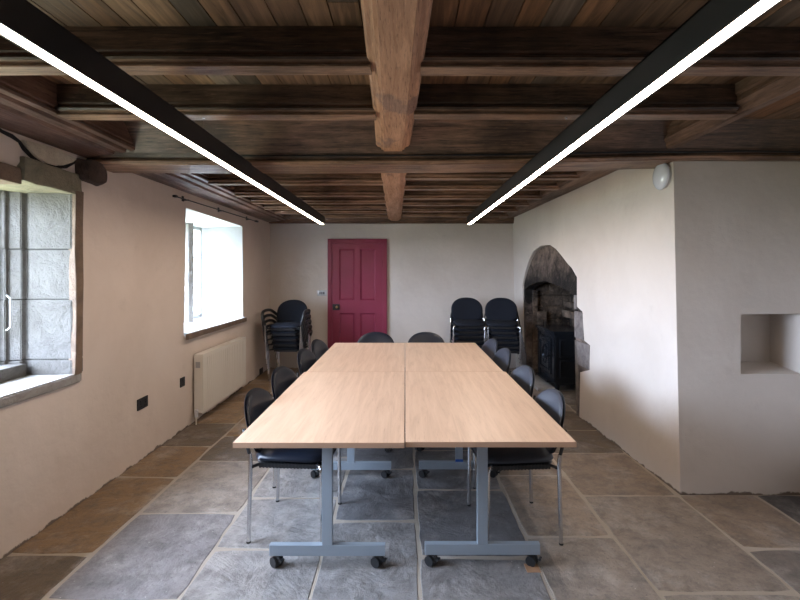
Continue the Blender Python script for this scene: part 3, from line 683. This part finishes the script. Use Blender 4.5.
P(MB().cyl((-2.085, ry0-.035, .075), (-2.085, ry0-.035, .15), .018, 16).cyl((-2.085, ry0-.035, .11), (-2.085, ry0+.02, .11), .008, 10), 'thermostat_valve', M_WHITEP, ra, smooth=True)
P(MB().tube([(-2.085, ry0-.035, .09), (-2.085, ry0-.035, .0)], .0075, 10), 'supply_pipe', M_RAD, ra, smooth=True)
P(MB().box(-2.105, -2.06, ry0-.0055, ry0-.003, .56, .62), 'maker_plate', M_PLATEM, ra)

# round bulkhead lamp (unlit)
ly, lz_ = 3.35, 2.205
lp = tag(empty('wall_lamp', (RX(ly, lz_), ly, lz_)), 'round pearly unlit wall lamp high on the corner of the right wall', 'lamp')
xw = RX(ly, lz_)
P(MB().cyl((xw+.004, ly, lz_), (xw-.03, ly, lz_), .088, 40), 'base_plate', M_WHITEP, lp, smooth=True)
P(MB().sphere((xw-.022, ly, lz_), .098, .36, 1, 1, 40), 'glass_dome', M_GLASSW, lp, smooth=True)

# ------------------------------------------------------------------ tables
def make_table(lab, x, y):
    """one 1.6 x 0.8 m table; origin at floor centre"""
    r = tag(empty('folding_table', (x, y, 0)), lab, 'table', 'four pale wood tables pushed together')
    top = MB().box(-.399, .399, -.782, .782, .706, .7305, .0015).build('tabletop', M_TABLE, r)
    MB().box(-.3995, .3995, -.7845, -.7815, .7055, .7295).box(-.3995, .3995, .7815, .7845, .7055, .7295).box(-.3999, -.3975, -.7845, .7845, .7055, .7295).box(.3975, .3999, -.7845, .7845, .7055, .7295).build('edge_band', M_EDGE, top)
    MB().box(-.025, .025, -.52, .52, .63, .67).build('centre_rail', M_STEEL, r, bev=.003)
    for sg in (-1, 1):
        yy = sg*.53
        lg = MB().box(-.027, .027, yy-.015, yy+.015, .110, .69, .003).box(-.299, .299, yy-.016, yy+.016, .060, .115, .003).box(-.28, .28, yy-.02, yy+.02, .668, .706, .003).build('leg', M_STEEL, r)
        for sx in (-1, 1):
            cx, cy = sx*.262, yy
            c = MB()
            for q in (-.017, .017): c.cyl((cx+q-.008, cy+.004, .026), (cx+q+.008, cy+.004, .026), .026, 24)
            c.cyl((cx, cy, .04), (cx, cy, .062), .009, 12)
            co = c.build('caster', M_PLAST, lg, smooth=True)
            h = MB().pad(lambda a: (.028*math.cos(a), .028*math.sin(a)), .010, .010, lambda a, b, h_: (cx+h_, cy-.002+a, .031+b), 24, 4)
            h.prism([(-.030, .0), (-.036, .012), (-.048, .010), (-.044, -.002)], -.011, .011, M=Matrix(((0, 0, 1, cx), (1, 0, 0, cy), (0, 1, 0, .038), (0, 0, 0, 1))))
            ho = h.build('caster_hood', M_PLAST, co, smooth=True)
            for q in (co, ho): q.data.transform(Matrix.Translation((cx, cy, 0)) @ Matrix.Rotation(math.radians(52 if sx < 0 else 60), 4, 'Z') @ Matrix.Translation((-cx, -cy, 0)))
    return r
T0 = make_table('pale wood-topped table nearest the camera on the left', -.402, 2.985)
def tcopy(lab, x, y, k=1):
    c = copy_tree(T0); c.location = (x, y, 0); c.scale = (k, k, 1); c['label'] = lab; return c
tr1 = tcopy('pale wood-topped table nearest the camera on the right', .402, 2.995)
tcopy('far left pale table of the four, by the red door', -.394, 4.541, .98)
tcopy('far right pale table of the four, by the fireplace', .395, 4.551, .98)
sh = MB().box(.62, .69, 2.40, 2.47, -.001, .003, .001).build('wooden_shim', M_CARD); tag(sh, 'small tan shim under the front right table caster', 'shim')
o = MB().box(-.035, .035, 3.53, 3.585, .115, .135) if False else None
bl = MB().box(-.029, .029, .53-.019, .53-.0165, .118, .136).build('cable_clip', M_BLUE, tr1); bl['label'] = 'blue tape round the foot of the far leg'
bl.data.transform(Matrix.Translation((0, 0, 0)))

# ------------------------------------------------------------------ chairs
def sup(a, b, n):
    def f(t):
        c, s = math.cos(t), math.sin(t); return (a*math.copysign(abs(c)**(2/n), c), b*math.copysign(abs(s)**(2/n), s))
    return f
def back_outline(t):
    c, s = math.cos(t), math.sin(t)
    n = 2.25 if s > 0 else 3.2
    hb = .183 if s > 0 else .165
    return (.226*math.copysign(abs(c)**(2/n), c), hb*math.copysign(abs(s)**(2/n), s))
def make_chair(nm, lab, cushion, shell, arms=False, group=None):
    r = tag(empty(nm, (0, 0, 0)), lab, 'chair', group)
    lean = math.radians(15)
    def bm_(off):
        def f(a, b, h):
            y = -.245+h+off+.024*(a/.2)**2; z = b
            return (a, y*1-z*math.sin(lean), .622+z*math.cos(lean)+(h+off)*0)
        return f
    MB().pad(back_outline, .020, .008, bm_(.006), ex=5).build('backrest', cushion, r, smooth=True, ang=70)
    MB().pad(back_outline, .006, .013, lambda a, b, h: bm_(-.006)(a*1.015, b*1.015, h), ex=6).build('back_shell', shell, r, smooth=True, ang=70)
    def sm(a, b, h):
        return (a, b, .452+h-.012*(b/.22)**2*(1 if b > 0 else 0)+.006*(a/.22)**2)
    MB().pad(sup(.220, .220, 4.2), .046, .022, sm, ex=4).build('seat', cushion, r, smooth=True, ang=70)
    pan = MB().pad(sup(.212, .212, 4.2), .012, .018, lambda a, b, h: sm(a, b, h-.026), ex=8)
    pan.build('seat_pan', M_PLAST, r, smooth=True, ang=70)
    for sg in (-1, 0, 1):
        rb = MB()
        if sg: rb.box(sg*.205-.006, sg*.205+.006, -.165, .165, .414, .436)
        else: rb.box(-.165, .165, .192, .206, .405, .428)
        for k in range(17):
            xx = -.16+k*.02
            if sg: rb.box(sg*.206-.007, sg*.206+.007, xx-.005, xx+.005, .412, .438)
            else: rb.box(xx-.005, xx+.005, .19, .209, .403, .430)
        rb.build('ribbed_edge', M_PLAST, r)
    for sg in (-1, 1):
        X = sg*.236
        if arms:
            pf_ = [(X*1.0, .205, .0), (X*1.06, .20, .45), (X*1.10, .205, .49)]
            pr_ = [(X*1.02, -.215, .0), (X, -.205, .45), (X*.99, -.212, .50)]
        else:
            pf_ = [(X, .205, .0), (X, .20, .428), (X*.85, .17, .430)]
            pr_ = [(X*1.02, -.215, .0), (X, -.205, .45), (X*.99, -.212, .50)]
        for pts, rc in ((pf_, .04), (pr_, .05)):
            L = MB().tube([(p[0], p[1], p[2]+(.004 if i == 0 else 0)) for i, p in enumerate(pts)], .0115, 12, rc).build('leg', M_CHROME, r, smooth=True, ang=60)
            MB().cyl((pts[0][0], pts[0][1], 0), (pts[0][0], pts[0][1], .009), .0125, 12).build('rubber_foot', M_RUB, L, smooth=True)
        MB().tube([(X, .195, .425), (sg*.19, .17, .425), (sg*.188, -.17, .425), (X, -.20, .425)], .0095, 10, .03).build('side_rail', M_PLAST, r, smooth=True)
        MB().tube([(X*.99, -.212, .495), (X*.97, -.235, .57), (sg*.19, -.262, .62)], .010, 8, .03).build('back_bracket', M_PLAST, r, smooth=True)
        if arms:
            MB().tube([(X*1.08, .20, .475), (X*1.20, .225, .55), (X*1.26, .19, .655), (X*1.24, .05, .675), (X*1.2, -.13, .66), (X*.98, -.235, .58)], .021, 12, .07).build('armrest', M_PLAST, r, smooth=True, ang=60)
    return r
ch = make_chair('conference_chair', '', M_VINYL, M_VINYL, group='black chairs pushed in round the tables')
ch_lit = make_chair('conference_chair', '', M_LITVINYL, M_PLAST, group='black chairs pushed in round the tables')
chf = make_chair('stacking_chair', '', M_FABRIC, M_PLAST)
cha = make_chair('stacking_armchair', '', M_FABRIC, M_PLAST, arms=True)
used = set()
def place(src, x, y, rz, lab, group=None, z=0):
    c = src if src.name not in used else copy_tree(src)
    used.add(src.name)
    c.location = (x, y, z); c.rotation_euler = (0, 0, rz); c['label'] = lab
    if group: c['group'] = group
    return c
# left row faces +X (local +Y -> world +X : rz=-90)
L = [(-.65, 2.89, -PI/2-.07, 'glossy black chair nearest the camera on the left of the tables'), (-.675, 3.55, -PI/2-.16, 'glossy black chair second along the left side, level with the near end of the radiator'),
     (-.68, 4.40, -PI/2-.14, 'glossy black chair third along the left side of the tables'), (-.675, 5.02, -PI/2-.18, 'glossy black chair at the far end of the left side')]
for x_, y_, r_, l_ in L: place(ch, x_, y_, r_, l_)
Rr = [(.64, 2.87, PI/2+.08, 'black chair tinted with window light, nearest the camera on the right of the tables'), (.66, 3.60, PI/2+.14, 'black chair tinted with window light, second along the right side of the tables'),
      (.68, 4.46, PI/2+.12, 'black chair tinted with window light, third along the right side, before the fireplace'), (.68, 5.08, PI/2+.16, 'black chair tinted with window light, at the far end of the right side')]
for x_, y_, r_, l_ in Rr: place(ch_lit, x_, y_, r_, l_)
place(ch, -.35, 5.42, PI, 'black chair at the far end of the tables in front of the red door')
place(ch, .26, 5.42, PI+.03, 'black chair at the far end of the tables, right of the red door')
lv = ['bottom', 'second from bottom', 'third from bottom', 'fourth from bottom', 'fifth from bottom', 'top']
for (X, Y, rz, nm, sx) in ((.90, 6.72, PI, 'left', 0.0), (1.40, 6.66, PI-.16, 'right', -.016)):
    for k in range(6):
        fx, fy = -math.sin(rz), math.cos(rz)
        d_ = (k-2.5)*.026
        place(chf, X+fx*d_+sx*(k-2.5), Y+fy*d_, rz, f'black fabric chair, {lv[k]}, in the {"stack standing further left of the fireplace" if nm == "left" else "stack right beside the fireplace"}', 'stacked chairs beside the fireplace', z=k*.070)
for k in range(5):
    rz = PI-.07; fx, fy = -math.sin(rz), math.cos(rz); d_ = (k-2)*.028
    place(cha, -1.67+fx*d_, 6.80+fy*d_, rz, f'black armchair, {lv[k] if k < 4 else "top"} of the stack in the back left corner', 'stacked armchairs in the back left corner', z=k*.078)
